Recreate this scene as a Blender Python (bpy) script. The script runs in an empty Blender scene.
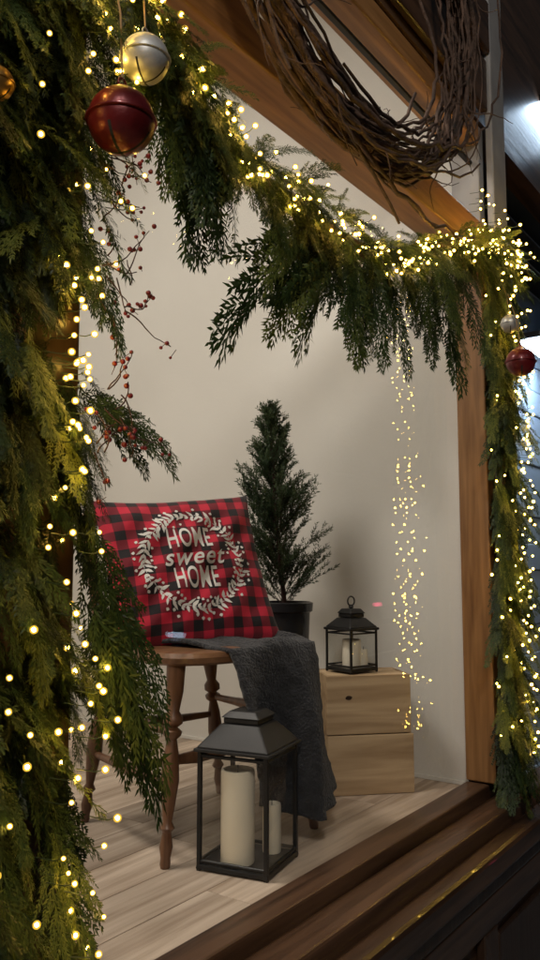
import bpy, math, random
import numpy as np
from mathutils import Vector, Matrix
R=random.Random(7); rng=np.random.default_rng(11)
sc=bpy.context.scene
sc.view_settings.view_transform='Standard'; sc.view_settings.look='None'; sc.view_settings.exposure=0
COL=sc.collection

# ---------------------------------------------------------------- materials
def newmat(name):
    m=bpy.data.materials.new(name); m.use_nodes=True
    nt=m.node_tree; return m,nt,nt.nodes['Principled BSDF']
def plain(name,col,rough=.5,metal=0,bump=0,bscale=60,var=.0,vscale=8,sheen=0,coat=0):
    m,nt,b=newmat(name)
    b.inputs['Base Color'].default_value=(*col,1); b.inputs['Roughness'].default_value=rough
    b.inputs['Metallic'].default_value=metal
    if sheen: b.inputs['Sheen Weight'].default_value=sheen
    if coat: b.inputs['Coat Weight'].default_value=coat
    tc=nt.nodes.new('ShaderNodeTexCoord')
    if var:
        n=nt.nodes.new('ShaderNodeTexNoise'); n.inputs['Scale'].default_value=vscale; n.inputs['Detail'].default_value=6
        nt.links.new(tc.outputs['Object'],n.inputs['Vector'])
        r=nt.nodes.new('ShaderNodeValToRGB')
        r.color_ramp.elements[0].position=.3; r.color_ramp.elements[1].position=.7
        r.color_ramp.elements[0].color=(*[c*(1-var) for c in col],1)
        r.color_ramp.elements[1].color=(*[min(1,c*(1+var)) for c in col],1)
        nt.links.new(n.outputs['Fac'],r.inputs['Fac']); nt.links.new(r.outputs['Color'],b.inputs['Base Color'])
    if bump:
        n=nt.nodes.new('ShaderNodeTexNoise'); n.inputs['Scale'].default_value=bscale; n.inputs['Detail'].default_value=5
        nt.links.new(tc.outputs['Object'],n.inputs['Vector'])
        bp=nt.nodes.new('ShaderNodeBump'); bp.inputs['Strength'].default_value=bump; bp.inputs['Distance'].default_value=.01
        nt.links.new(n.outputs['Fac'],bp.inputs['Height']); nt.links.new(bp.outputs['Normal'],b.inputs['Normal'])
    return m
def wood(name,c1,c2,axis=0,rough=.5,scale=1.0,bump=.25,knots=True,coat=0):
    m,nt,b=newmat(name); L=nt.links.new
    tc=nt.nodes.new('ShaderNodeTexCoord'); mp=nt.nodes.new('ShaderNodeMapping')
    s=[22*scale]*3; s[axis]=1.6*scale
    mp.inputs['Scale'].default_value=s
    oi=nt.nodes.new('ShaderNodeObjectInfo')
    mul=nt.nodes.new('ShaderNodeVectorMath'); mul.operation='SCALE'; mul.inputs['Scale'].default_value=37.
    cmb=nt.nodes.new('ShaderNodeCombineXYZ'); 
    for i in range(3): L(oi.outputs['Random'],cmb.inputs[i])
    L(cmb.outputs[0],mul.inputs[0]); L(mul.outputs[0],mp.inputs['Location'])
    L(tc.outputs['Object'],mp.inputs['Vector'])
    n=nt.nodes.new('ShaderNodeTexNoise'); n.inputs['Scale'].default_value=1.; n.inputs['Detail'].default_value=8; n.inputs['Distortion'].default_value=1.2
    L(mp.outputs[0],n.inputs['Vector'])
    n2=nt.nodes.new('ShaderNodeTexNoise'); n2.inputs['Scale'].default_value=5.; n2.inputs['Detail'].default_value=4
    L(mp.outputs[0],n2.inputs['Vector'])
    mx=nt.nodes.new('ShaderNodeMath'); mx.operation='MULTIPLY_ADD'; mx.inputs[1].default_value=.35
    L(n2.outputs['Fac'],mx.inputs[0]); L(n.outputs['Fac'],mx.inputs[2])
    r=nt.nodes.new('ShaderNodeValToRGB'); e=r.color_ramp.elements
    e[0].position=.48; e[0].color=(*c1,1); e[1].position=.86; e[1].color=(*c2,1)
    L(mx.outputs[0],r.inputs['Fac'])
    hs=nt.nodes.new('ShaderNodeHueSaturation'); mr=nt.nodes.new('ShaderNodeMapRange')
    mr.inputs['To Min'].default_value=.78; mr.inputs['To Max'].default_value=1.18
    L(oi.outputs['Random'],mr.inputs['Value']); L(mr.outputs[0],hs.inputs['Value'])
    L(r.outputs['Color'],hs.inputs['Color']); L(hs.outputs[0],b.inputs['Base Color'])
    b.inputs['Roughness'].default_value=rough
    if coat: b.inputs['Coat Weight'].default_value=coat
    bp=nt.nodes.new('ShaderNodeBump'); bp.inputs['Strength'].default_value=bump; bp.inputs['Distance'].default_value=.004
    L(mx.outputs[0],bp.inputs['Height']); L(bp.outputs[0],b.inputs['Normal'])
    return m
def emit(name,col,s,transp=0,sample=True):
    m=bpy.data.materials.new(name); m.use_nodes=True; nt=m.node_tree; nt.nodes.clear()
    e=nt.nodes.new('ShaderNodeEmission'); o=nt.nodes.new('ShaderNodeOutputMaterial')
    e.inputs[0].default_value=(*col,1); e.inputs[1].default_value=s
    if transp:
        t=nt.nodes.new('ShaderNodeBsdfTransparent'); x=nt.nodes.new('ShaderNodeMixShader'); x.inputs[0].default_value=1-transp
        nt.links.new(t.outputs[0],x.inputs[1]); nt.links.new(e.outputs[0],x.inputs[2]); nt.links.new(x.outputs[0],o.inputs[0])
    else: nt.links.new(e.outputs[0],o.inputs[0])
    if not sample:
        try: m.cycles.emission_sampling='NONE'
        except Exception: pass
    return m
def glassmat(name,base=.035,tint=(1,1,1),rough=0.0):
    m=bpy.data.materials.new(name); m.use_nodes=True; nt=m.node_tree; nt.nodes.clear(); L=nt.links.new
    o=nt.nodes.new('ShaderNodeOutputMaterial'); mix=nt.nodes.new('ShaderNodeMixShader')
    t=nt.nodes.new('ShaderNodeBsdfTransparent'); g=nt.nodes.new('ShaderNodeBsdfGlossy')
    t.inputs[0].default_value=(*tint,1); g.inputs['Roughness'].default_value=rough
    lw=nt.nodes.new('ShaderNodeLayerWeight'); lw.inputs[0].default_value=.5
    p=nt.nodes.new('ShaderNodeMath'); p.operation='POWER'; p.inputs[1].default_value=5
    q=nt.nodes.new('ShaderNodeMath'); q.operation='MULTIPLY_ADD'; q.inputs[1].default_value=.9; q.inputs[2].default_value=base
    L(lw.outputs['Facing'],p.inputs[0]); L(p.outputs[0],q.inputs[0]); L(q.outputs[0],mix.inputs[0])
    L(t.outputs[0],mix.inputs[1]); L(g.outputs[0],mix.inputs[2]); L(mix.outputs[0],o.inputs[0]); return m
def foliage(name,c0,c1,c2):
    m=bpy.data.materials.new(name); m.use_nodes=True; nt=m.node_tree; L=nt.links.new
    b=nt.nodes['Principled BSDF']; o=nt.nodes['Material Output']
    a=nt.nodes.new('ShaderNodeAttribute'); a.attribute_name='tone'
    r=nt.nodes.new('ShaderNodeValToRGB'); e=r.color_ramp.elements
    e[0].position=0; e[0].color=(*c0,1); e[1].position=1; e[1].color=(*c2,1)
    k=e.new(.55); k.color=(*c1,1)
    L(a.outputs['Fac'],r.inputs[0]); L(r.outputs[0],b.inputs['Base Color']); b.inputs['Roughness'].default_value=.5
    b.inputs['Specular IOR Level'].default_value=.35
    tr=nt.nodes.new('ShaderNodeBsdfTranslucent'); L(r.outputs[0],tr.inputs[0])
    mx=nt.nodes.new('ShaderNodeMixShader'); mx.inputs[0].default_value=.3
    L(b.outputs[0],mx.inputs[1]); L(tr.outputs[0],mx.inputs[2]); L(mx.outputs[0],o.inputs[0]); return m

M={}
M['wall']=plain('cream_plaster',(.655,.635,.585),.85,bump=.06,bscale=90,var=.035,vscale=2.2)
M['floor']=wood('pale_floor_wood',(.30,.22,.155),(.58,.47,.37),0,.5,.8,.15)
M['frame']=wood('honey_frame_wood',(.16,.070,.022),(.36,.18,.065),0,.45,.9,.2)
M['framev']=wood('honey_frame_wood_v',(.16,.070,.022),(.36,.18,.065),2,.45,.9,.2)
M['dark']=wood('dark_brown_wood',(.036,.017,.009),(.125,.064,.035),0,.4,.9,.3,coat=.1)
M['darkv']=wood('dark_brown_wood_v',(.022,.011,.006),(.06,.03,.017),2,.42,.9,.3)
M['greypost']=plain('grey_lit_wood',(.30,.29,.29),.6,var=.15,vscale=9)  # pale grey light on the upper jamb and post, put into the colour
M['crate']=wood('pine_crate',(.38,.245,.125),(.64,.46,.27),0,.6,.7,.15)
M['chair']=wood('chair_wood',(.085,.036,.016),(.20,.095,.045),2,.38,1,.1,coat=.2)
M['seat']=wood('seat_wood',(.11,.048,.020),(.24,.12,.055),0,.35,1,.1,coat=.3)
M['black']=plain('black_metal',(.020,.019,.018),.42,.5,var=.2,vscale=30)
M['greym']=plain('dark_grey_metal',(.028,.027,.027),.5,.3,var=.15,vscale=20)
M['pot']=plain('black_glaze',(.02,.02,.022),.25,0,var=.3,vscale=12)
M['soil']=plain('soil',(.04,.025,.015),.95,bump=.6,bscale=90,var=.4,vscale=50)
M['wax']=plain('candle_wax',(.84,.75,.60),.5,var=.03)
M['wick']=plain('wick',(.02,.02,.02),.9)
M['blanket']=plain('charcoal_fleece',(.018,.018,.021),.95,bump=.9,bscale=160,var=.5,vscale=38,sheen=.16)
M['glass']=glassmat('window_glass',.018)
M['lglass']=glassmat('lantern_glass',.045,(.97,.98,.97))
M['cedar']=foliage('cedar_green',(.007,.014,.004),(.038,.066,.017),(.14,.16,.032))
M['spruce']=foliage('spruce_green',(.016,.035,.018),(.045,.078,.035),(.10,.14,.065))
M['vine']=plain('grapevine',(.085,.048,.032),.75,bump=.6,bscale=120,var=.6,vscale=25)
M['twig']=plain('twig',(.045,.020,.016),.8)
M['berry']=plain('berry_red',(.14,.010,.014),.3)
M['bellred']=plain('red_enamel',(.15,.010,.012),.36,.35,bump=.3,bscale=25,var=.5,vscale=14,coat=.3)
M['bellsil']=plain('aged_silver',(.46,.46,.45),.42,.45,bump=.2,bscale=25,var=.35,vscale=30)
M['bellgold']=plain('aged_gold',(.36,.20,.05),.35,.8,var=.3,vscale=22)
M['bulb']=emit('warm_bulb',(1,.60,.09),330)
M['shell']=emit('bulb_glow_halo',(1,.58,.06),1.3,.45,False)  # soft yellow glow round each bulb, added as a see-through emissive sphere
M['wire']=plain('green_wire',(.012,.03,.012),.5)
M['white']=plain('white_print',(.80,.78,.74),.8)
M['asphalt']=plain('asphalt',(.045,.045,.048),.7,bump=.4,bscale=80,var=.25,vscale=3)
M['pave']=plain('paving',(.16,.155,.15),.8,bump=.3,bscale=50,var=.2,vscale=4)
M['kerb']=plain('kerb_stone',(.25,.24,.23),.8,var=.2,vscale=6)
M['paint']=plain('road_paint',(.7,.7,.68),.6,var=.1)
M['brick']=plain('brick',(.2,.085,.06),.85,bump=.3,bscale=12,var=.3,vscale=6)
M['bluewall']=plain('pale_painted_boards',(.42,.50,.60),.6,var=.08,vscale=4)
M['slate']=plain('dark_louvre_paint',(.035,.04,.05),.45,var=.3,vscale=6)
M['carpaint']=plain('dark_blue_car_paint',(.03,.04,.07),.3,.3,coat=.8)
M['rubber']=plain('rubber',(.02,.02,.02),.8)
M['carglass']=plain('car_glass',(.01,.012,.014),.08)
M['cord']=plain('jute_cord',(.3,.2,.1),.9)

# ---------------------------------------------------------------- helpers
def empty(name,loc=(0,0,0)):
    o=bpy.data.objects.new(name,None); COL.objects.link(o); o.empty_display_size=.05; return o
def mob(name,v,f,mat,parent=None,smooth=False):
    me=bpy.data.meshes.new(name); me.from_pydata([tuple(map(float,p)) for p in v],[],[tuple(q) for q in f]); me.update()
    if mat: me.materials.append(mat)
    o=bpy.data.objects.new(name,me); COL.objects.link(o)
    if smooth:
        for p in me.polygons: p.use_smooth=True
    if parent: o.parent=parent
    return o
def box(name,x0,x1,y0,y1,z0,z1,mat,parent=None,bev=.003):
    cx,cy,cz=(x0+x1)/2,(y0+y1)/2,(z0+z1)/2; a,b,c=(x1-x0)/2,(y1-y0)/2,(z1-z0)/2
    v=[(sx*a,sy*b,sz*c) for sx in(-1,1) for sy in(-1,1) for sz in(-1,1)]
    f=[(0,1,3,2),(4,6,7,5),(0,4,5,1),(2,3,7,6),(0,2,6,4),(1,5,7,3)]
    o=mob(name,v,f,mat,parent); o.location=(cx,cy,cz)
    if bev:
        m=o.modifiers.new('b','BEVEL'); m.width=min(bev,a,b,c); m.segments=2
    return o
def lathe(name,prof,mat,p0,p1=None,parent=None,seg=28,caps=True):
    p0=Vector(p0); ax=(Vector(p1)-p0).normalized() if p1 is not None else Vector((0,0,1))
    q=ax.to_track_quat('Z','Y'); v=[];f=[]
    for r,h in prof:
        for i in range(seg):
            a=2*math.pi*i/seg; v.append(p0+q@Vector((r*math.cos(a),r*math.sin(a),h)))
    n=len(prof)
    for j in range(n-1):
        for i in range(seg):
            k=(i+1)%seg; f.append((j*seg+i,j*seg+k,(j+1)*seg+k,(j+1)*seg+i))
    if caps:
        f.append(tuple(range(seg-1,-1,-1))); f.append(tuple((n-1)*seg+i for i in range(seg)))
    o=mob(name,v,f,mat,parent,True)
    m=o.modifiers.new('e','EDGE_SPLIT'); m.split_angle=math.radians(45)
    return o
def turned(name,p0,p1,rad,mat,parent):
    L=(Vector(p1)-Vector(p0)).length
    return lathe(name,[(r,t*L) for t,r in rad],mat,p0,p1,parent,20)
def tube(name,paths,r,mat,parent=None,res=2,poly=True):
    c=bpy.data.curves.new(name,'CURVE'); c.dimensions='3D'; c.bevel_depth=r; c.bevel_resolution=res
    for item in paths:
        pts,rs=item if isinstance(item,tuple) else (item,None)
        s=c.splines.new('POLY'); s.points.add(len(pts)-1)
        for i,p in enumerate(pts):
            s.points[i].co=(*p,1); s.points[i].radius=1 if rs is None else rs[i]
    c.materials.append(mat); o=bpy.data.objects.new(name,c); COL.objects.link(o)
    for s in c.splines: s.use_smooth=True
    if parent: o.parent=parent
    return o
def ico(sub=1):
    import bmesh
    bm=bmesh.new(); bmesh.ops.create_icosphere(bm,subdivisions=sub,radius=1)
    v=np.array([p.co[:] for p in bm.verts]); f=np.array([[q.index for q in p.verts] for p in bm.faces]); bm.free(); return v,f
def spheres(name,cs,rs,mat,parent=None,sub=2):
    v,f=ico(sub); V=[];F=[]
    for i,(c,r) in enumerate(zip(cs,rs)):
        V.append(v*r+np.array(c)); F.append(f+i*len(v))
    V=np.concatenate(V);F=np.concatenate(F)
    return mob(name,V,F.tolist(),mat,parent,True)
def quads_obj(name,Q,tone,mat,parent=None):
    N=len(Q); me=bpy.data.meshes.new(name)
    me.vertices.add(N*4); me.vertices.foreach_set('co',Q.reshape(-1).astype(np.float32))
    me.loops.add(N*4); me.loops.foreach_set('vertex_index',np.arange(N*4,dtype=np.int32))
    me.polygons.add(N); me.polygons.foreach_set('loop_start',np.arange(0,N*4,4,dtype=np.int32))
    me.update(calc_edges=True); me.validate()
    at=me.attributes.new('tone','FLOAT','FACE'); at.data.foreach_set('value',tone.astype(np.float32))
    me.materials.append(mat); o=bpy.data.objects.new(name,me); COL.objects.link(o)
    if parent: o.parent=parent
    return o

# ---------------------------------------------------------------- camera
cam=bpy.data.cameras.new('camera'); co=bpy.data.objects.new('camera',cam); COL.objects.link(co)
co.location=(0,0,.655); co.rotation_euler=(math.radians(96),0,math.radians(35.7-90)); cam.lens=30; cam.sensor_width=36
cam.clip_start=.02; cam.clip_end=600; sc.camera=co

# ---------------------------------------------------------------- world
w=bpy.data.worlds.new('World'); sc.world=w; w.use_nodes=True; nt=w.node_tree
sky=nt.nodes.new('ShaderNodeTexSky'); sky.sky_type='NISHITA'; sky.sun_disc=False
sky.sun_elevation=math.radians(2); sky.sun_rotation=math.radians(200)
bg=nt.nodes['Background']; nt.links.new(sky.outputs[0],bg.inputs[0]); bg.inputs[1].default_value=.03
sun=bpy.data.lights.new('sun','SUN'); sun.energy=.03; sun.angle=math.radians(5); sun.color=(.8,.88,1)
so=bpy.data.objects.new('sun',sun); COL.objects.link(so); so.rotation_euler=(math.radians(55),0,math.radians(-20))

# ---------------------------------------------------------------- shop building
GZ=-.80; G=.955; WX=2.34
shop=empty('shop_building')
box('end_wall',WX,WX+.10,G,3.6,-.05,2.75,M['wall'],shop,0)
box('rear_wall',-1.2,WX,3.6,3.7,-.05,2.75,M['wall'],shop,0)
box('side_wall',-1.3,-1.2,G,3.7,-.05,2.75,M['wall'],shop,0)
box('ceiling',-1.3,WX+.1,G,3.7,2.75,2.85,M['wall'],shop,0)
box('skirting_end',WX-.006,WX,G+.01,3.6,0.001,.012,M['wall'],shop,0)
fl=empty('display_floor')
y=G+.002; i=0
while y<3.6:
    wd=.135
    x=-1.2-(i*.53%1.1)
    while x<WX:
        a=max(x,-1.2); b_=min(x+1.25,WX)
        if b_>a: box('board_%d'%i,a+.0008,b_-.0008,y+.0008,min(y+wd,3.6)-.0008,-.022,0,M['floor'],fl,.0012)
        x+=1.25
    y+=wd; i+=1
box('subfloor',-1.2,WX,G,3.6,-.05,-.023,M['darkv'],fl,0)
fr=empty('window_frame')
F0=.862
box('jamb_far',WX-.022,WX+.02,F0,G-.001,.022,1.70,M['framev'],fr,.004)
box('jamb_far_upper',WX-.022,WX+.02,F0,G-.001,1.701,2.03,M['greypost'],fr,.004)
box('post_far',WX+.021,WX+.17,F0-.02,G+.04,-.06,1.6,M['darkv'],fr,.006)
box('post_far_upper',WX-.018,WX+.10,F0-.045,F0-.021,1.62,3.2,M['greypost'],fr,.006)
box('jamb_near',.60,.74,F0,G-.001,.022,2.0,M['darkv'],fr,.004)
box('post_near',.30,.599,F0-.02,G+.04,-.06,3.2,M['darkv'],fr,.006)
box('header_beam',.741,WX-.023,F0-.012,G-.002,1.60,1.70,M['frame'],fr,.005)
box('header_stop',.741,WX-.023,F0+.03,G-.012,1.701,1.722,M['frame'],fr,.003)
box('transom_beam',.741,WX-.023,F0-.004,G-.002,1.965,2.03,M['frame'],fr,.005)
box('transom_rail',.741,WX-.023,F0+.02,F0+.035,1.905,1.915,M['black'],fr,.002)
box('facade_above',.30,3.2,F0-.01,G,2.034,3.2,M['dark'],fr,.0)
for k in range(6):
    box('fascia_board_%d'%k,.30,WX-.02,F0-.035-.012*(k%2),F0-.012,2.06+k*.19,2.06+k*.19+.17,M['dark'],fr,.006)
box('bottom_rail',.741,WX-.023,F0+.018,G-.003,-.03,.020,M['dark'],fr,.005)
gl=empty('window_glass')
for k,yy in enumerate((.946,.926)):
    mob('pane_%d'%k,[(.70,yy,.0),(WX-.02,yy,.0),(WX-.02,yy,1.62),(.70,yy,1.62)],[(0,1,2,3)],M['glass'],gl)
mob('transom_pane',[(.70,.94,1.7),(WX-.02,.94,1.7),(WX-.02,.94,1.98),(.70,.94,1.98)],[(0,1,2,3)],M['glass'],gl)
si=empty('window_sill')
box('sill_board',-.5,3.2,.800,F0+.017,-.07,-.014,M['dark'],si,.006)
box('sill_nose',-.5,3.2,.742,.799,-.115,-.052,M['dark'],si,.012)
box('sill_moulding',-.5,3.2,.768,.84,-.17,-.116,M['darkv'],si,.012)
ri=empty('panelled_stall_riser')
box('riser_back',-.5,3.2,.80,.95,GZ,-.171,M['dark'],ri,0)
box('top_rail',-.5,3.2,.775,.799,-.25,-.172,M['dark'],ri,.004)
box('bottom_rail',-.5,3.2,.775,.799,GZ,GZ+.16,M['dark'],ri,.004)
x=-.5; k=0
while x<3.1:
    box('stile_%d'%k,x,x+.09,.775,.799,GZ+.161,-.251,M['darkv'],ri,.004)
    box('raised_panel_%d'%k,x+.13,x+.58,.787,.7995,GZ+.20,-.29,M['darkv'],ri,.01)
    x+=.62;k+=1
nb=empty('neighbouring_shopfront')
for k in range(22):
    box('wall_board_%d'%k,2.52,7.0,1.06-.004*(k%2),1.10,GZ+.11*k+.001,GZ+.11*(k+1)-.003,M['bluewall'],nb,.004)
for k in range(14):
    z=1.66+k*.115
    o=box('louvre_%d'%k,2.52,7.0,.93,1.055,z,z+.028,M['slate'],nb,.003); o.rotation_euler=(math.radians(-28),0,0)
box('louvre_back',2.52,7.0,1.06,1.10,1.65,3.4,M['slate'],nb,0)
box('window_trim',2.95,3.05,1.02,1.055,-.3,1.5,M['slate'],nb,.004)
box('window_trim_b',4.2,4.3,1.02,1.055,-.3,1.5,M['slate'],nb,.004)
cool=emit('cool_lamp',(.62,.8,1),55)
def walllamp(name,x,y,z):
    e=empty(name)
    box('lamp_body',x,x+.4,y,y+.09,z,z+.025,M['black'],e,.004)
    box('lamp_diffuser',x+.01,x+.39,y+.005,y+.085,z-.014,z-.001,cool,e,.003)
    box('lamp_bracket',x+.18,x+.22,y+.091,1.055,z,z+.03,M['black'],e,.003)
walllamp('wall_lamp',3.02,.90,1.52); walllamp('wall_lamp.001',2.95,.80,2.42)

# ---------------------------------------------------------------- street
def sheet(name,x0,x1,y0,y1,z,mat,parent=None):
    return mob(name,[(x0,y0,z),(x1,y0,z),(x1,y1,z),(x0,y1,z)],[(0,1,2,3)],mat,parent)
sheet('ground',-250,250,-250,250,-.93,M['asphalt'])
sheet('road',-120,120,-8.2,-1.8,-.925,M['asphalt'])
box('pavement',-60,60,-1.68,.80,-.92,GZ,M['pave'],None,0)
box('kerb',-60,60,-1.8,-1.681,-.924,GZ+.004,M['kerb'],None,.01)
box('kerb.001',-60,60,-8.3,-8.2,-.924,GZ+.004,M['kerb'],None,.01)
box('pavement.001',-60,60,-11,-8.301,-.92,GZ,M['pave'],None,0)
rm=empty('road_markings')
for k in range(-8,9): sheet('dash_%d'%k,k*4,k*4+2,-5.05,-4.93,-.920,M['paint'],rm)
hb=empty('brick_house')
box('walls',-25,30,-18,-11,GZ,7,M['brick'],hb,0)
box('roof',-25.3,30.3,-18.3,-10.8,7,7.3,M['slate'],hb,.02)
for k in range(12):
    for j in range(2):
        x=-23+k*4.4
        box('window_%d_%d'%(k,j),x,x+1.3,-11.0,-10.96,.3+j*3.2,2.1+j*3.2,M['carglass'],hb,0)
        box('window_sill_%d_%d'%(k,j),x-.1,x+1.4,-11.0,-10.88,.2+j*3.2,.3+j*3.2,M['kerb'],hb,.01)
car=empty('parked_car')
prof=[(7.0,-.72),(7.0,-.25),(7.15,-.1),(8.1,.02),(8.8,.48),(10.3,.52),(11.1,.06),(11.7,0),(11.8,-.2),(11.8,-.72)]
V=[];
for yy in (-6.0,-5.9,-4.5,-4.4):
    for (x,z) in prof: V.append((x,yy,z))
n=len(prof);Fc=[]
for j in range(3):
    for i in range(n):
        k=(i+1)%n; Fc.append((j*n+i,j*n+k,(j+1)*n+k,(j+1)*n+i))
Fc.append(tuple(range(n))); Fc.append(tuple(range(4*n-1,3*n-1,-1)))
o=mob('body',V,Fc,M['carpaint'],car); m=o.modifiers.new('b','BEVEL'); m.width=.06; m.segments=3
for k,x in enumerate((7.85,10.9)):
    for j,yy in enumerate((-4.5,-6.08)):
        lathe('wheel_%d%d'%(k,j),[(.2,0),(.33,.01),(.34,.1),(.33,.19),(.2,.2)],M['rubber'],(x,yy,-.60),(x,yy+.2,-.60),car)
mob('side_windows',[(8.35,-4.385,.06),(8.9,-4.385,.42),(10.25,-4.385,.45),(10.85,-4.385,.09)],[(0,1,2,3)],M['carglass'],car)
box('headlight',6.95,7.04,-4.62,-4.38,-.19,-.13,emit('headlight',(.6,.78,1),9),car,.028)
box('tail_light',11.6,11.83,-4.75,-4.38,-.03,.03,emit('tail_light',(1,.08,.2),7),car,.02)
sl=empty('street_lamp')
lathe('pole',[(.09,0),(.09,.3),(.05,.35),(.04,4.2)],M['black'],(-2.2,-1.35,GZ),None,sl)
tube('arm',[[(-2.2,-1.35,3.38),(-2.1,-1.3,3.5),(-1.8,-1.2,3.56),(-1.5,-1.1,3.56)]],.025,M['black'],sl)
lathe('head',[(.03,.10),(.16,.03),(.17,0)],M['black'],(-1.45,-1.08,3.47),None,sl)
spheres('globe',[(-1.45,-1.08,3.45)],[.07],emit('street_globe',(1,.93,.82),6),sl)
def lamp(name,typ,loc,e,col,size=.3,target=None,sy=None):
    l=bpy.data.lights.new(name,typ); l.energy=e; l.color=col
    if typ=='AREA':
        l.size=size
        if sy: l.shape='RECTANGLE'; l.size_y=sy
    else: l.shadow_soft_size=size
    o=bpy.data.objects.new(name,l); COL.objects.link(o); o.location=loc
    if target is not None: o.rotation_euler=(Vector(target)-Vector(loc)).to_track_quat('-Z','Y').to_euler()
    return o
lamp('street_lamp_light','POINT',(-1.45,-1.08,3.0),230,(1,.94,.85),.30).parent=sl
ci=empty('ceiling_light')
box('housing',.5,1.4,1.5,2.3,2.70,2.748,M['white'],ci,.01)
lamp('panel_light','AREA',(.95,1.9,2.69),66,(1,.925,.82),.8,(1.25,1.9,0)).parent=ci

# ---------------------------------------------------------------- chair
A=Vector((1.338,1.242,0)); E1=Vector((.96,-.28,0)); E2=Vector((.28,.96,0))
def C(a,b,z): return A+E1*a+E2*b+Vector((0,0,z))
ch=empty('wooden_chair')
legp=[(0,.010),(.02,.012),(.05,.011),(.10,.015),(.17,.010),(.19,.017),(.22,.010),(.30,.015),(.42,.021),(.55,.017),(.62,.011),(.64,.020),(.66,.022),(.68,.011),(.70,.022),(.73,.022),(.76,.013),(.86,.020),(1,.022)]
feet=[((0,0),(.035,.02)),((.43,0),(.35,.02)),((0,.40),(.035,.36)),((.42,.40),(.35,.36))]
def legpt(i,h):
    (a,b),(c,d)=feet[i]; t=h/.43; return C(a+(c-a)*t,b+(d-b)*t,h)
for i,((a,b),(c,d)) in enumerate(feet): turned('leg_%d'%(i+1),C(a,b,0),C(c,d,.43),legp,M['chair'],ch)
st=[(0,.007),(.1,.009),(.3,.011),(.45,.015),(.5,.017),(.55,.015),(.7,.011),(.9,.009),(1,.007)]
for k,(i,j,h) in enumerate([(0,2,.28),(0,2,.17),(1,3,.28),(2,3,.23),(1,3,.17)]):
    turned('stretcher_%d'%k,legpt(i,h),legpt(j,h),st,M['chair'],ch)
p=(legpt(0,.17)+legpt(2,.17))/2; q=(legpt(1,.17)+legpt(3,.17))/2; turned('stretcher_mid',p,q,st,M['chair'],ch)
ns=64;vv=[];ff=[]
for zz,sh in((.428,-.012),(.434,-.002),(.446,0),(.456,-.006),(.458,-.02)):
    for i in range(ns):
        t=2*math.pi*i/ns; c_,s_=math.cos(t),math.sin(t); e=.5
        a=.190+(.212+sh)*math.copysign(abs(c_)**e,c_); b=.185+(.235+sh)*math.copysign(abs(s_)**e,s_)
        vv.append(C(a,b,zz))
for j in range(4):
    for i in range(ns): ff.append((j*ns+i,j*ns+(i+1)%ns,(j+1)*ns+(i+1)%ns,(j+1)*ns+i))
ff.append(tuple(range(ns-1,-1,-1))); ff.append(tuple(4*ns+i for i in range(ns)))
mob('seat',vv,ff,M['seat'],ch)
for k,a in enumerate((.02,.355)):
    turned('back_post_%d'%k,C(a,.38,.455),C(a,.47,.80),[(0,.014),(.1,.018),(.2,.013),(.5,.016),(.8,.013),(.9,.018),(1,.010)],M['chair'],ch)
for k in range(5):
    a=.072+k*.056
    turned('spindle_%d'%k,C(a,.385,.455),C(a,.455,.77),[(0,.007),(.4,.010),(.6,.010),(1,.007)],M['chair'],ch)
tube('crest_rail',[[C(-.0+.375*t,.462+.02*math.sin(math.pi*t),.77+.02*math.sin(math.pi*t)) for t in np.linspace(0,1,12)]],.02,M['chair'],ch)

# ---------------------------------------------------------------- pillow
pil=empty('plaid_pillow')
yaw=math.radians(-30); Wv=Vector((math.cos(yaw),math.sin(yaw),0)); back=Vector((-Wv.y,Wv.x,0))
lean=math.radians(24); Uv=(Vector((0,0,1))*math.cos(lean)+back*math.sin(lean)).normalized()
roll=math.radians(4); W2=Wv*math.cos(roll)+Uv*math.sin(roll); U2=Uv*math.cos(roll)-Wv*math.sin(roll); Nn=W2.cross(U2)
PC=C(.188,.225,.642); PS=.217
def psurf(u,v,side=1):
    x=u*PS*(1.03-.075*(1-v*v)); y=v*PS*(.97-.075*(1-u*u))
    h=.066*(max(0,(1-u**2))*max(0,(1-v**2)))**.42
    wr=.005*math.sin(7*u+3*v+1)*math.sin(5*v-2*u)+.004*math.sin(13*(u-v))
    wr+=-.008*math.exp(-((u-.75*v-.55)/.10)**2)*abs(u)-.007*math.exp(-((u+.8*v+.62)/.09)**2)*abs(u)
    h+=wr*(1-max(abs(u),abs(v))**4)
    y-= .012*(1-v)*.5*(1-u*u)
    return x,y,h*side+.004*math.sin(3*u)*v
def P3(x,y,h): return PC+W2*x+U2*y+Nn*h
n=56; v=[];f=[];uv=[]
for side in(1,-1):
    for j in range(n+1):
        for i in range(n+1):
            u_,v_=-1+2*i/n,-1+2*j/n
            x,y_,h=psurf(u_,v_,side)
            v.append(P3(x,y_,h)); uv.append((u_*.5+.5,v_*.5+.5))
for s_ in range(2):
    o0=s_*(n+1)**2
    for j in range(n):
        for i in range(n):
            q=(o0+j*(n+1)+i,o0+j*(n+1)+i+1,o0+(j+1)*(n+1)+i+1,o0+(j+1)*(n+1)+i)
            f.append(q if s_==0 else q[::-1])
m,nt,b=newmat('buffalo_plaid'); L=nt.links.new
uvn=nt.nodes.new('ShaderNodeUVMap'); sx=nt.nodes.new('ShaderNodeSeparateXYZ'); L(uvn.outputs[0],sx.inputs[0])
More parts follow.
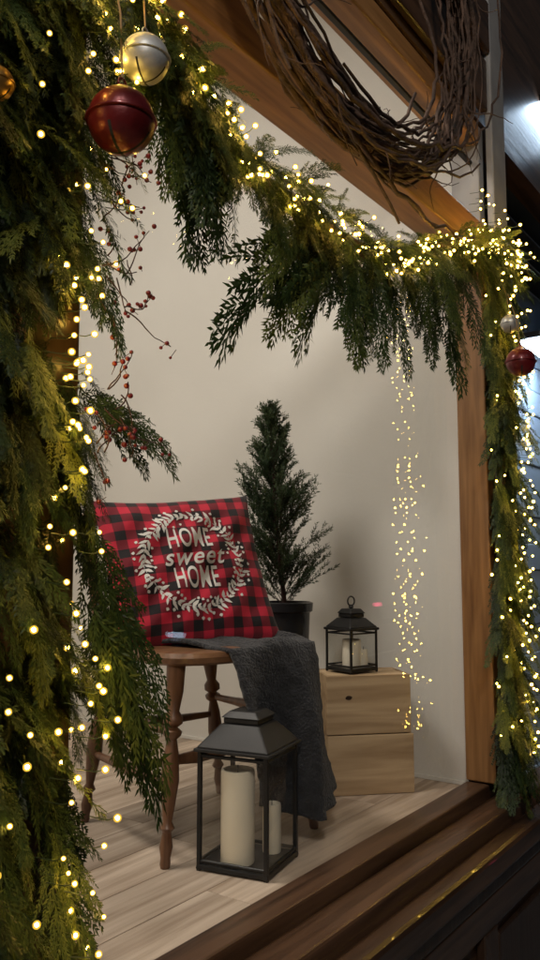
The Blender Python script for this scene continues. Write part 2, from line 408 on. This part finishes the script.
def stripe(out):
    a=nt.nodes.new('ShaderNodeMath'); a.operation='MULTIPLY'; a.inputs[1].default_value=8.0; L(out,a.inputs[0])
    c=nt.nodes.new('ShaderNodeMath'); c.operation='FRACT'; L(a.outputs[0],c.inputs[0])
    d=nt.nodes.new('ShaderNodeMath'); d.operation='GREATER_THAN'; d.inputs[1].default_value=.5; L(c.outputs[0],d.inputs[0]); return d.outputs[0]
ad=nt.nodes.new('ShaderNodeMath'); ad.operation='ADD'; L(stripe(sx.outputs[0]),ad.inputs[0]); L(stripe(sx.outputs[1]),ad.inputs[1])
hf=nt.nodes.new('ShaderNodeMath'); hf.operation='MULTIPLY'; hf.inputs[1].default_value=.5; L(ad.outputs[0],hf.inputs[0])
r=nt.nodes.new('ShaderNodeValToRGB'); r.color_ramp.interpolation='CONSTANT'; e=r.color_ramp.elements
e[0].position=0; e[0].color=(.62,.018,.050,1); e[1].position=.75; e[1].color=(.012,.009,.012,1); k=e.new(.25); k.color=(.20,.009,.022,1)
L(hf.outputs[0],r.inputs[0]); 
tn=nt.nodes.new('ShaderNodeTexNoise'); tn.inputs['Scale'].default_value=260; tn.inputs['Detail'].default_value=2
L(uvn.outputs[0],tn.inputs['Vector'])
bp=nt.nodes.new('ShaderNodeBump'); bp.inputs['Strength'].default_value=.3; bp.inputs['Distance'].default_value=.002; L(tn.outputs['Fac'],bp.inputs['Height']); L(bp.outputs[0],b.inputs['Normal'])
L(r.outputs[0],b.inputs['Base Color']); b.inputs['Roughness'].default_value=.9; b.inputs['Sheen Weight'].default_value=.15
po=mob('cushion',v,f,m,pil,True)
ul=po.data.uv_layers.new(name='UVMap')
for lp in po.data.loops: ul.data[lp.index].uv=uv[lp.vertex_index]
def press(x,y,off=.0018):
    u_=max(-.99,min(.99,x/PS)); v_=max(-.99,min(.99,y/PS))
    for _ in range(4):
        X,Y,h=psurf(u_,v_); u_+=(x-X)/PS; v_+=(y-Y)/PS; u_=max(-.99,min(.99,u_)); v_=max(-.99,min(.99,v_))
    X,Y,h=psurf(u_,v_); return P3(X,Y,h+off)
import bmesh
def textpiece(s,size,cx,cy,sxx,shear=0,bold=0.):
    c=bpy.data.curves.new('t','FONT'); c.body=s; c.size=size; c.align_x='CENTER'; c.align_y='CENTER'; c.shear=shear; c.offset=bold; c.space_character=1.12
    o=bpy.data.objects.new('t',c); COL.objects.link(o)
    bpy.context.view_layer.update()
    dg=bpy.context.evaluated_depsgraph_get(); me=bpy.data.meshes.new_from_object(o.evaluated_get(dg))
    bpy.data.objects.remove(o)
    bm=bmesh.new(); bm.from_mesh(me); bmesh.ops.triangulate(bm,faces=bm.faces)
    long_=[e for e in bm.edges if e.calc_length()>size*.25]; bmesh.ops.subdivide_edges(bm,edges=long_,cuts=2); bmesh.ops.triangulate(bm,faces=bm.faces)
    for q in bm.verts: q.co=press(q.co.x*sxx+cx,q.co.y+cy)
    out=([tuple(q.co) for q in bm.verts],[[q.index for q in ff_.verts] for ff_ in bm.faces]); bm.free(); return out
V=[];Fq=[]
for (s,size,cx,cy,sxx,sh,bo) in (('HOME',.080,0,.058,.50,0,.0010),('sweet',.066,0,.006,.92,.35,.0009),('HOME',.080,0,-.052,.50,0,.0010)):
    a,b_=textpiece(s,size,cx,cy,sxx,sh,bo); o0=len(V); V+=a; Fq+=[[i+o0 for i in q] for q in b_]
def leafpoly(cx,cy,ang,l,wd):
    pts=[(0,0),(.3*l,wd*.5),(.65*l,wd*.4),(l,0),(.65*l,-wd*.4),(.3*l,-wd*.5)]
    o0=len(V)
    for px_,py_ in pts: V.append(tuple(press(cx+px_*math.cos(ang)-py_*math.sin(ang),cy+px_*math.sin(ang)+py_*math.cos(ang))))
    Fq.append([o0+i for i in range(6)])
for k in range(60):
    t=2*math.pi*k/60; rr=.128+R.uniform(-.006,.006); x,y_=rr*math.cos(t),rr*math.sin(t)
    for sd in(1,-1):
        leafpoly(x,y_,t+math.pi/2+sd*R.uniform(.4,1.3),R.uniform(.012,.030),R.uniform(.006,.010))
    leafpoly(x,y_,t+math.pi/2,.013,.0025)
    if R.random()<.5:
        q=R.uniform(.014,.024); leafpoly(x+q*math.cos(t),y_+q*math.sin(t),t,.009,.009); q=R.uniform(.016,.026); leafpoly(x-q*math.cos(t),y_-q*math.sin(t),t+1,.008,.008)
mob('printed_lettering',V,Fq,M['white'],pil)

# ---------------------------------------------------------------- blanket
def lerp(a,b,t): return a+(b-a)*t
nu,nv=70,90; v=[];f=[]
def path(u):
    s=u*.42
    if s<.22: return (.13+s*1.05,-.052),(0,-1)
    if s<.28:
        t=(s-.22)/.06*math.pi/2; return (.361+.043*math.sin(t)-.0,-.010-.042*math.cos(t)),(math.sin(t),-math.cos(t))
    return (.406,-.010+(s-.28)),(1,0)
for j in range(nv+1):
    tv=j/nv
    for i in range(nu+1):
        u=i/nu; (pa,pb),(na,nb_)=path(u)
        if tv<.42:
            k=tv/.42; ba,bb=lerp(-.01,.37,u),.36+.02*math.sin(u*5)
            a=lerp(ba,pa,k**.9); b_=lerp(bb,pb,k); z=.469+.008*math.sin(u*14+k*3)*k+.006*math.sin(k*12+u*5)
            if k>.9: z-=.003*((k-.9)/.1)**2
            q=C(a,b_,z)
        else:
            k=(tv-.42)/.58; Lw=.375+.03*math.sin(u*3.1+.4)-.06*(1-u)**3
            wz=k*Lw; fold=math.sin(u*15+.8+1.4*k)*.034*min(1,k*2.2)+math.sin(u*31+2*k)*.008*k+math.sin(k*9+u*6)*.006*k
            out=.004+.040*k**1.2+ .012*math.sin(min(1,k*6)*math.pi/2)+fold
            a=pa+na*out+.035*k; b_=pb+nb_*out
            q=C(a,b_,.465-wz+.004*math.exp(-k*30)-.004)
        v.append(q)
for j in range(nv):
    for i in range(nu):
        f.append((j*(nu+1)+i,j*(nu+1)+i+1,(j+1)*(nu+1)+i+1,(j+1)*(nu+1)+i))
o=mob('fleece_blanket',v,f,M['blanket'],None,True); m=o.modifiers.new('s','SOLIDIFY'); m.thickness=.010; m.offset=1
m=o.modifiers.new('d','DISPLACE'); tx=bpy.data.textures.new('fz','CLOUDS'); tx.noise_scale=.02; m.texture=tx; m.strength=.008; m.mid_level=.5; m.texture_coords='LOCAL'

# ---------------------------------------------------------------- lanterns
def frustum(name,cx,cy,rot,s0,z0,s1,z1,mat,parent,bev=.002):
    v=[]
    for s_,z in((s0,z0),(s1,z1)):
        for k in range(4):
            a=rot+math.pi/4+k*math.pi/2; v.append((s_/math.sqrt(2)*math.cos(a),s_/math.sqrt(2)*math.sin(a),z-z0))
    o=mob(name,v,[(3,2,1,0),(4,5,6,7)]+[(k,(k+1)%4,4+(k+1)%4,4+k) for k in range(4)],mat,parent); o.location=(cx,cy,z0)
    if bev: m=o.modifiers.new('b','BEVEL'); m.width=bev; m.segments=2
    return o
def lantern(name,cx,cy,z,side,bh,rot,roofh,roofmat,candles,handle):
    e=empty(name)
    def L2(a,b,zz): return Vector((cx+a*math.cos(rot)-b*math.sin(rot),cy+a*math.sin(rot)+b*math.cos(rot),z+zz))
    fw=side*.055; frustum('base_plate',cx,cy,rot,side*1.02,z+.004,side,z+.014,M['black'],e)
    for k,(a,b) in enumerate(((-1,-1),(1,-1),(1,1),(-1,1))):
        p=L2(a*(side-fw)/2,b*(side-fw)/2,0)
        frustum('corner_post_%d'%k,p.x,p.y,rot,fw,z,fw,z+bh,M['black'],e,.001)
    ct=[(-1,-1),(1,-1),(1,1),(-1,1)]
    for zz,t in((.02,'low'),(bh-.008,'top')):
        for k in range(4):
            a,b=ct[k];c,d=ct[(k+1)%4]; h=(side-fw)/2
            tube('rail_%s_%d'%(t,k),[[L2(a*h,b*h,zz),L2(c*h,d*h,zz)]],fw*.45,M['black'],e,1)
    h=side/2-fw*.5
    for k in range(4):
        a,b=ct[k];c,d=ct[(k+1)%4]
        mob('glass_pane_%d'%k,[L2(a*h,b*h,.02),L2(c*h,d*h,.02),L2(c*h,d*h,bh-.01),L2(a*h,b*h,bh-.01)],[(0,1,2,3)],M['lglass'],e)
    frustum('roof_eave',cx,cy,rot,side*1.08,z+bh+.0005,side*1.08,z+bh+.008,roofmat,e)
    frustum('roof',cx,cy,rot,side*1.04,z+bh+.0085,side*.56,z+bh+.0085+roofh,roofmat,e,.004)
    zt=z+bh+.009+roofh
    frustum('chimney',cx,cy,rot,side*.50,zt+.0005,side*.50,zt+.012,roofmat,e)
    frustum('cap',cx,cy,rot,side*.56,zt+.0125,side*.38,zt+.026,roofmat,e)
    lathe('finial',[(.004,0),(.008,.004),(.005,.012)],roofmat,(cx,cy,zt+.026),None,e,12)
    rr=handle
    tube('handle_ring',[[Vector((cx,cy,zt+.034+rr))+Vector((math.cos(rot)*rr*math.sin(t),math.sin(rot)*rr*math.sin(t),-rr*math.cos(t))) for t in np.linspace(0,2*math.pi,25)]],.0022,M['black'],e,2)
    for k,(a,b,r_,hh) in enumerate(candles):
        p=L2(a,b,.0145)
        lathe('candle_%d'%k,[(r_*.97,0),(r_,.004),(r_,hh-.006),(r_*.96,hh-.001),(r_*.86,hh),(r_*.75,hh-.006),(r_*.3,hh-.009)],M['wax'],p,None,e,32)
        tube('wick_%d'%k,[[p+Vector((0,0,hh-.01)),p+Vector((.001,0,hh+.008))]],.001,M['wick'],e,1)
    return e
lantern('black_lantern',1.466,1.112,0,.168,.248,math.radians(11.5),.048,M['greym'],[(-.038,.008,.037,.195),(.050,-.034,.021,.105)],.013)
cr1=(1.996,1.231); fx=Vector((.719,-.695,0)); bx_=Vector((.695,.719,0)); ang=math.atan2(fx.y,fx.x)
def crate(name,z,w,d,h,off=0):
    e=empty(name); c0=Vector((cr1[0],cr1[1],0))+fx*off
    def part(nm,a0,a1,b0,b1,z0,z1,bev=.002):
        o=box(nm,0,a1-a0,0,b1-b0,0,z1-z0,M['crate'],e,bev); cc=c0+fx*((a0+a1)/2)+bx_*((b0+b1)/2)
        o.location=(cc.x,cc.y,z+(z0+z1)/2); o.rotation_euler=(0,0,ang); return o
    t=.009
    part('front_board',0,w,0,t,0,h); part('back_board',0,w,d-t,d,0,h)
    part('side_board_1',.0005,t,t+.0005,d-t-.0005,0,h); part('side_board_2',w-t,w-.0005,t+.0005,d-t-.0005,0,h)
    part('lid',t+.0005,w-t-.0005,t+.0005,d-t-.0005,h-t,h-.001); part('bottom',t+.0005,w-t-.0005,t+.0005,d-t-.0005,.001,t)
    q=c0+fx*.065+bx_*(-.0012)
    v=[];
    for i in range(16):
        a=2*math.pi*i/16; v.append(q+fx*(.010*math.cos(a)+.001*math.sin(3*a))+Vector((0,0,z+h*.62+.006*math.sin(a))))
    if z>.1: mob('knot_hole',v,[tuple(range(16))],M['darkv'],e)
    return e
crate('wooden_crate',.001,.256,.160,.166); crate('wooden_crate.001',.170,.252,.160,.166,-.003)
lantern('black_lantern.001',2.122,1.224,.337,.110,.122,ang+math.radians(28),.028,M['black'],[(0,0,.028,.080),(.028,-.022,.013,.05)],.014)

# ---------------------------------------------------------------- potted spruce
sp=empty('potted_spruce'); TX,TY=2.066,1.428
lathe('planter',[(.055,0),(.058,.01),(.078,.505),(.086,.51),(.088,.535),(.08,.538),(.076,.52),(.0,.515)],M['pot'],(TX,TY,0.001),None,sp,40,False)
lathe('soil',[(.075,0),(.05,.006),(.0,.008)],M['soil'],(TX,TY,.515),None,sp,24,False)
H=.62; Z0=.52
def trunk(t): return Vector((TX-.050*t**1.3-.01*math.sin(4*t),TY+.03*t,Z0+H*t))
tube('trunk',[([trunk(t) for t in np.linspace(0,1,14)],[1.2-1.05*t for t in np.linspace(0,1,14)])],.007,M['twig'],sp,2)
Q=[];T=[];tw=[]
def needle_twig(p0,p1,tone,nl=.013,dens=640):
    p0=np.array(p0);p1=np.array(p1); L_=np.linalg.norm(p1-p0); d=(p1-p0)/L_; n=max(10,int(L_*dens))
    t=rng.random(n); base=p0+np.outer(t,p1-p0)
    rv=rng.normal(size=(n,3)); rv-=np.outer(rv@d,d); rv/=np.linalg.norm(rv,axis=1)[:,None]
    nd=rv*.7+d*.8; nd/=np.linalg.norm(nd,axis=1)[:,None]
    sd=np.cross(nd,rng.normal(size=(n,3))); sd/=np.linalg.norm(sd,axis=1)[:,None]
    ln=nl*rng.uniform(.7,1.1,n)[:,None]; wd=.0011
    q=np.stack([base-sd*wd,base+nd*ln*.5-sd*wd*1.2,base+nd*ln,base+nd*ln*.5+sd*wd*1.2],1)
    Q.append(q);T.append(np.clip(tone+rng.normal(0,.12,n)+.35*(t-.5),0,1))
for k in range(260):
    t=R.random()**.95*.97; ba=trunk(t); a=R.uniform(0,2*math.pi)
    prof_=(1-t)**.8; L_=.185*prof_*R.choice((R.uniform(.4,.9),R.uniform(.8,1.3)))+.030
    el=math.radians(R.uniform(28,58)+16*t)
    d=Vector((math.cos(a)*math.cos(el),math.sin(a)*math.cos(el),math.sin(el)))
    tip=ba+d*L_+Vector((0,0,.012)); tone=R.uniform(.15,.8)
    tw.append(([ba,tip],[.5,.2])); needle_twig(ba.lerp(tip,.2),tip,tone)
    for m_ in range(4):
        s_=R.uniform(.3,.85); b0=ba.lerp(tip,s_)
        dd=(d+Vector((R.uniform(-.7,.7),R.uniform(-.7,.7),R.uniform(-.1,.6)))).normalized()
        needle_twig(b0,b0+dd*L_*.42*(1.15-s_*.5),tone+.1)
for a,el,L_ in((-.9,.5,.20),(-.5,.9,.17),(-1.1,.75,.18)):
    b0=trunk(.06); d=Vector((math.cos(a)*math.cos(el),math.sin(a)*math.cos(el),math.sin(el))); needle_twig(b0,b0+d*L_,.5)
    needle_twig(b0+d*L_*.5,b0+d*L_*.8+Vector((0,0,.03)),.6); tw.append(([b0,b0+d*L_],[.5,.2]))
needle_twig(trunk(.85),trunk(1.0)+Vector((0,0,.018)),.6)
tube('branches',tw,.0022,M['twig'],sp,1)
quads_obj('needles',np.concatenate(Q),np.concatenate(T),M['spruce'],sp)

# ---------------------------------------------------------------- cedar garland
def frond_template(seed,full=1.0):
    r=np.random.default_rng(seed); Qs=[]
    def leaf(b,ang,l,wd,z=0):
        d=np.array([math.cos(ang),math.sin(ang)]); n_=np.array([-d[1],d[0]])
        p=[b, b+d*l*.45+n_*wd*.5, b+d*l, b+d*l*.45-n_*wd*.5]
        zz=r.normal(0,.008,1)[0]
        Qs.append([[p[0][0],p[0][1],z],[p[1][0],p[1][1],z+zz],[p[2][0],p[2][1],z+2*zz],[p[3][0],p[3][1],z+zz]])
    bend=r.normal(0,.12)
    def stem(x): return np.array([x,bend*x*x])
    for k in range(12): 
        a,b=stem(k/12),stem((k+1)/12); d=b-a; leaf(a,math.atan2(d[1],d[0]),1.15/12,.012+.010*(1-k/12))
    ns_=17
    for i in range(ns_):
        x=.05+.92*i/ns_; side=1 if i%2 else -1
        l2=full*(.40*(1-x)**.75*min(1,.45+x*2.2)+.05)*r.uniform(.75,1.15)
        ang=side*math.radians(r.uniform(30,48)-10*x)
        b=stem(x); zz=r.normal(0,.03); curve=-side*.35
        nseg=max(3,int(l2/.032)); p=b.copy(); an=ang
        for j in range(nseg):
            st_=l2/nseg; leaf(p,an,st_*1.35,.015,zz*j/nseg)
            for s2 in(1,-1):
                lt=(.085*(1-.75*j/nseg)+.018)*r.uniform(.7,1.2)
                leaf(p,an+s2*math.radians(r.uniform(26,44)),lt,.0155,zz*j/nseg)
                if lt>.06: leaf(p+np.array([math.cos(an+s2*.62),math.sin(an+s2*.62)])*lt*.4,an+s2*math.radians(5),lt*.55,.0135,zz*j/nseg)
            p=p+np.array([math.cos(an),math.sin(an)])*st_; an+=curve/nseg
    return np.array(Qs)
TPL=[frond_template(100+i,.8+.05*i) for i in range(8)]
class Gar:
    def __init__(s): s.Q=[];s.T=[]
    def add(s,root,d,nrm,L_,droop=.25,tone=None):
        tp=TPL[R.randrange(len(TPL))]; d=Vector(d).normalized(); nrm=Vector(nrm); nrm=(nrm-d*nrm.dot(d)).normalized(); y=nrm.cross(d)
        P=tp.reshape(-1,3); x_,y_,z_=P[:,0],P[:,1],P[:,2]
        cu=R.uniform(.2,1.1)
        z2=z_-cu*y_**2
        W=np.array(root)[None]+L_*(np.outer(x_,d)+np.outer(y_,y)+np.outer(z2,nrm))
        W[:,2]-=droop*L_*x_**2
        W[:,1]=np.minimum(W[:,1],.915)
        s.Q.append(W.reshape(-1,4,3)); n_=len(tp)
        tn=.05+.9*R.random()**1.2 if tone is None else tone
        s.T.append(np.clip(tn+rng.normal(0,.1,n_)+.25*(tp[:,0,0]-.5),0,1))
    def build(s,name,parent): 
        return quads_obj(name,np.concatenate(s.Q),np.concatenate(s.T),M['cedar'],parent)
def interp(path,t):
    t=max(0,min(.9999,t))*(len(path)-1); i=int(t); return Vector(path[i]).lerp(Vector(path[i+1]),t-i)
gar=empty('cedar_garland')
g=Gar()
for c in range(125):
    z=-.25+2.0*(c+R.random())/125; th0=R.uniform(math.pi*1.0,math.pi*2.05); xx=R.uniform(.49,.685)
    for m_ in range(R.randint(3,6)):
        th=th0+R.gauss(0,.4); out=Vector((math.cos(th),math.sin(th),0)); root=Vector((xx,.85,z+R.gauss(0,.02)))+out*R.uniform(0,.05)
        g.add(root,out*R.uniform(.25,.95)+Vector((R.uniform(-.3,.3),0,-R.uniform(.3,1.2))),out+Vector((R.uniform(-.5,.5),-.3,.5)),R.uniform(.08,.16),.3)
for k in range(230):
    z=R.uniform(-.25,1.75); root=Vector((R.uniform(.46,.73),R.uniform(.83,.88),z))
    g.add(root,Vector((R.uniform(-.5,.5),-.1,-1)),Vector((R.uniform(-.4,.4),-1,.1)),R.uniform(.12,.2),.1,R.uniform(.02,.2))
for (r0,tip,L_) in (((.72,.80,.86),(.87,.78,.86),.14),((.70,.80,.87),(.86,.76,.83),.15),
        ((.72,.79,.64),(.82,.76,.50),.17),((.74,.80,.58),(.84,.78,.42),.19),((.70,.78,.60),(.79,.74,.44),.19),((.73,.8,.56),(.83,.78,.38),.19),((.72,.8,.70),(.80,.78,.54),.15),
        ((.68,.8,.30),(.74,.78,.12),.16),((.68,.8,.2),(.74,.78,.02),.16),((.70,.8,1.1),(.75,.78,.98),.12)):
    d=Vector(tip)-Vector(r0); g.add(r0,d,(-.3,-1,.3),L_,.45,R.uniform(.2,.7)); g.add(Vector(r0)+Vector((0,.02,.02)),d+Vector((.0,.02,-.03)),(-.5,-1,.1),L_*.9,.4,R.uniform(.1,.4))
TP=[(.58,.82,1.64),(.78,.82,1.51),(.88,.82,1.42),(1.03,.82,1.36),(1.22,.82,1.355),(1.40,.82,1.345),(1.58,.82,1.35),(1.75,.82,1.42),(1.90,.82,1.49),(2.08,.82,1.55),(2.24,.82,1.60),(2.38,.82,1.60)]
for c_ in range(100):
    t=(c_+R.random())/100; c=interp(TP,t); th0=R.uniform(0,2*math.pi)
    for m_ in range(R.randint(3,5)):
        th=th0+R.gauss(0,.5)
        out=Vector((R.uniform(-.3,.3),-abs(math.cos(th)),math.sin(th)*.7)); root=c+out*R.uniform(0,.03)
        g.add(root,out*.6+Vector((R.uniform(-.8,.5),0,-R.uniform(.0,.9))),out+Vector((0,-.5,.5)),R.uniform(.08,.14),.4,R.uniform(.15,1.))
hang=[(.80,1.46,.83,1.20),(.86,1.42,.89,1.17),(.92,1.38,.92,1.15),(.97,1.38,.98,1.23),(.88,1.42,.86,1.22),(.93,1.38,.94,1.18),(.76,1.46,.78,1.25),(.83,1.44,.86,1.17),(.90,1.40,.91,1.2),(1.0,1.37,1.0,1.24),(.79,1.48,.81,1.28),(.85,1.46,.88,1.26),
 (1.30,1.30,1.03,1.04),(1.33,1.29,1.10,1.06),(1.36,1.30,1.18,1.10),(1.28,1.33,1.12,1.14),(1.38,1.30,1.35,1.08),(1.42,1.30,1.41,1.05),(1.46,1.28,1.44,1.08),(1.35,1.28,1.27,1.10),(1.5,1.3,1.53,1.10),(1.6,1.30,1.62,1.15),
 (1.68,1.34,1.71,1.17),(1.75,1.38,1.78,1.20),(1.84,1.38,1.87,1.08),(1.90,1.42,1.91,1.16),(1.15,1.33,1.12,1.22),(1.95,1.45,1.98,1.26)]
for (x0,z0,x1,z1) in hang:
    for m_ in range(R.randint(2,4)):
        r0=Vector((x0+R.uniform(-.035,.035),R.uniform(.76,.84),z0+R.uniform(-.02,.03))); d=Vector((x1-x0+R.uniform(-.05,.05),R.uniform(-.05,.03),z1-z0)); 
        g.add(r0,d+Vector((0,0,.04)),(R.uniform(-.9,.6),-1,.2),d.length*R.uniform(.7,1.03),.15,R.uniform(.15,.85))
for k in range(330):
    z=R.uniform(.10,1.66); th=R.uniform(math.pi*.95,math.pi*2.0)
    out=Vector((math.cos(th),math.sin(th),0)); root=Vector((R.uniform(2.27,2.37),.82,z))+out*R.uniform(0,.03)
    g.add(root,out*R.uniform(.2,.8)+Vector((0,0,-R.uniform(.4,1.1))),out+Vector((R.uniform(-.4,.4),-.2,.5)),R.uniform(.09,.15),.3)
for k in range(60):
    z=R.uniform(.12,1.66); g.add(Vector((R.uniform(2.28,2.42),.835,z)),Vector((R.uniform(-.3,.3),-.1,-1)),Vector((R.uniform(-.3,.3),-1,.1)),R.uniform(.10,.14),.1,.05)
g.build('cedar_sprays',gar)
tube('core_rope',[[(.62,.86,-.3),(.62,.86,1.66)],[Vector(p)+Vector((0,.02,0)) for p in TP],[(2.34,.83,1.60),(2.34,.83,.1)]],.018,M['twig'],gar,2)
# lights
bulbs=[];stems=[]
def addb(p,core):
    p=Vector(p); bulbs.append(p); d=(Vector(core)-p); d.normalize(); stems.append([p+d*.002,p+d*.012+Vector((0,0,-.003)),p+d*.035])
k=0; z=-.12
while z<1.72:   # clustered strand down the window side of the column
    z+=R.choice((.008,.014,.022,.036)); 
    addb((.672+.030*math.sin(5.5*z+1)+.014*math.sin(17*z)+R.gauss(0,.013),.755+.02*math.sin(9*z)+R.gauss(0,.015),z),(.62,.85,z))
z=-.12
while z<1.72:
    z+=R.choice((.018,.03,.055,.09))
    addb((.600+.045*math.sin(6.3*z+2.2)+R.gauss(0,.018),.735+R.gauss(0,.018),z),(.62,.85,z))
for k in range(60):
    z=R.uniform(-.15,1.7); th=R.uniform(math.pi*1.5,math.pi*2.0)
    addb((.62+.15*math.cos(th)*R.uniform(.5,1),.85+.12*math.sin(th)*R.uniform(.5,1),z),(.62,.85,z))
nL=len(bulbs)
BP=[(.70,.76,1.62),(.784,.76,1.48),(.874,.76,1.39),(1.03,.76,1.335),(1.22,.76,1.345),(1.38,.76,1.33),(1.55,.76,1.325),(1.72,.76,1.40),(1.89,.76,1.475),(2.04,.76,1.53),(2.19,.76,1.575),(2.36,.76,1.60)]
for k in range(215):
    t=(k+R.random())/215; c=interp(BP,t); 
    addb(c+Vector((R.uniform(-.02,.02),R.uniform(-.02,.05),R.gauss(0,.026))),c+Vector((0,.08,0)))
for k in range(45):
    p=Vector((R.uniform(1.98,2.42),R.uniform(.72,.78),R.uniform(1.48,1.67))); addb(p,p+Vector((0,.1,0)))
for k in range(170):
    z=1.62-1.5*(k+R.random())/170; th=R.uniform(math.pi*1.0,math.pi*1.75)
    if k%2: p=(2.31+.03*math.sin(8*z)+R.gauss(0,.013),.745+R.gauss(0,.014),z)
    else: p=(2.33+.12*math.cos(th)*R.uniform(.5,1.05),.83+.105*math.sin(th)*R.uniform(.65,1.05),z)
    addb(p,(2.33,.83,z))
li=empty('string_lights')
rad=[(R.uniform(.0017,.0028) if i<nL else R.uniform(.0021,.0033)) for i in range(len(bulbs))]
spheres('bulbs',bulbs,rad,M['bulb'],li,1)
spheres('bulb_halos',bulbs,[x*1.85 for x in rad],M['shell'],li,2)  # added halo spheres imitating the glow around the bulbs
tube('bulb_leads',stems,.0007,M['wire'],li,1)

# ---------------------------------------------------------------- grapevine wreath
WC=Vector((1.36,.745,2.025)); WR=.50
sp_=[]
for k in range(105):
    a0=R.uniform(0,2*math.pi); span=R.uniform(1.0,3.2); n_=int(span*15)
    r0=R.gauss(0,.013); y0=R.gauss(0,.018); ph=R.uniform(0,6.28); tws=R.uniform(2.0,6.5); amp=R.uniform(.008,.028); fl_=R.uniform(-.08,.12) if R.random()<.4 else 0
    pts=[];rs=[]
    for i in range(n_):
        q=i/(n_-1); a=a0+span*q; rr=WR+r0+amp*math.sin(tws*a+ph)+R.gauss(0,.0025)+fl_*q**3
        wide=1+1.2*max(0,math.cos(a+.1))
        ro=WR+(rr-WR)*wide
        pts.append(WC+Vector((ro*math.cos(a)+.05*max(0,math.cos(a)),y0+amp*.9*math.cos(tws*a+ph)+R.gauss(0,.002),ro*math.sin(a)))); rs.append((.6+.7*math.sin(math.pi*min(1,q*1.3+.1)) if q<.7 else .6+.7*(1-q)))
    rd=R.uniform(.35,1.2); sp_.append((pts,[max(.2,x*rd) for x in rs]))
for k in range(120):
    a=R.uniform(.9*math.pi,2.3*math.pi); rr=WR+R.uniform(-.03,.04); p=WC+Vector((rr*math.cos(a)+.05*max(0,math.cos(a)),R.uniform(-.04,.03),rr*math.sin(a)))
    d=Vector((-math.sin(a),R.uniform(-.3,.3),math.cos(a)))*R.choice((-1,1))+Vector((math.cos(a),0,math.sin(a)))*R.uniform(-.6,.9); d.normalize(); pts=[]
    for i in range(12):
        pts.append(p.copy()); p=p+d*.013; d=(d+Vector((R.gauss(0,.24),R.gauss(0,.18),R.gauss(0,.24)))).normalized()
    sp_.append((pts,[.5-.035*i for i in range(12)]))
tube('grapevine_wreath',sp_,.0052,M['vine'],None,2)

# ---------------------------------------------------------------- jingle bells
def bell(name,c,r,mat,top):
    e=empty(name); c=Vector(c)
    pr=[(r*math.sin(t),-r*math.cos(t)) for t in np.linspace(.02,math.pi-.02,30)]
    lathe('shell',pr,mat,c,None,e,40,False)
    lathe('rim_band',[(r*.99,-.05*r),(r*1.07,-.04*r),(r*1.08,0),(r*1.07,.04*r),(r*.99,.05*r)],mat,c,None,e,40,False)
    for k in range(2):
        a0=k*math.pi/2+.4; v=[];f=[]
        for i,t in enumerate(np.linspace(-1.1,1.1,18)):
            for s_ in(-1,1):
                wd=.045*r*s_; n_=Vector((math.sin(t)*math.cos(a0),math.sin(t)*math.sin(a0),-math.cos(t)))
                v.append(c+n_*r*1.004+Vector((-math.sin(a0),math.cos(a0),0))*wd)
        for i in range(17): f.append((2*i,2*i+1,2*i+3,2*i+2))
        mob('slot_%d'%k,v,f,M['wick'],e)
    lathe('cap',[(r*.28,r*.93),(r*.26,r*1.04),(r*.1,r*1.1)],mat,c,None,e,20)
    tube('loop',[[c+Vector((math.sin(t)*r*.16,0,r*1.2-math.cos(t)*r*.16)) for t in np.linspace(0,6.283,16)]],r*.04,mat,e,2)
    tube('cord',[[c+Vector((0,0,r*1.3)),c+Vector((.004,.01,(r*1.3+top)/2)),c+Vector((0,.03,top))]],.0015,M['cord'],e,1)
    return e
bell('jingle_bell',(.669,.712,1.212),.042,M['bellred'],.25)
bell('jingle_bell.001',(.731,.735,1.338),.033,M['bellsil'],.2)
bell('jingle_bell.002',(.530,.775,1.215),.020,M['bellgold'],.15)
bell('jingle_bell.003',(2.16,.700,1.210),.040,M['bellred'],.2)
bell('jingle_bell.004',(2.20,.74,1.335),.026,M['bellsil'],.15)
bt=empty('berry_twigs'); tws_=[];bc=[]
for k in range(34):
    z=R.choice((1.22,1.18,1.12,1.05,.98,.92,.86,.82)); p=Vector((R.uniform(.69,.73),R.uniform(.75,.80),z+R.uniform(-.03,.03))); d=Vector((R.uniform(.2,.8),R.uniform(-.2,.2),R.uniform(-.8,.9))).normalized(); pts=[]
    n_=R.randint(6,10)
    for i in range(n_):
        pts.append(p.copy()); p=p+d*.009; d=(d+Vector((R.gauss(0,.19)-.02,R.gauss(0,.12),R.gauss(0,.19)))).normalized()
        if i>2 and R.random()<.5:
            b0=p+Vector((R.uniform(-.012,.012),R.uniform(-.01,.01),R.uniform(-.012,.010))); tws_.append(([p.copy(),b0],[.5,.4])); bc.append(b0)
    tws_.append((pts,[1-.06*i for i in range(n_)]))
tube('twigs',tws_,.0011,M['twig'],bt,1); spheres('berries',bc,[R.uniform(.0022,.0040) for _ in bc],M['berry'],bt,2)
print('bulbs',len(bulbs))
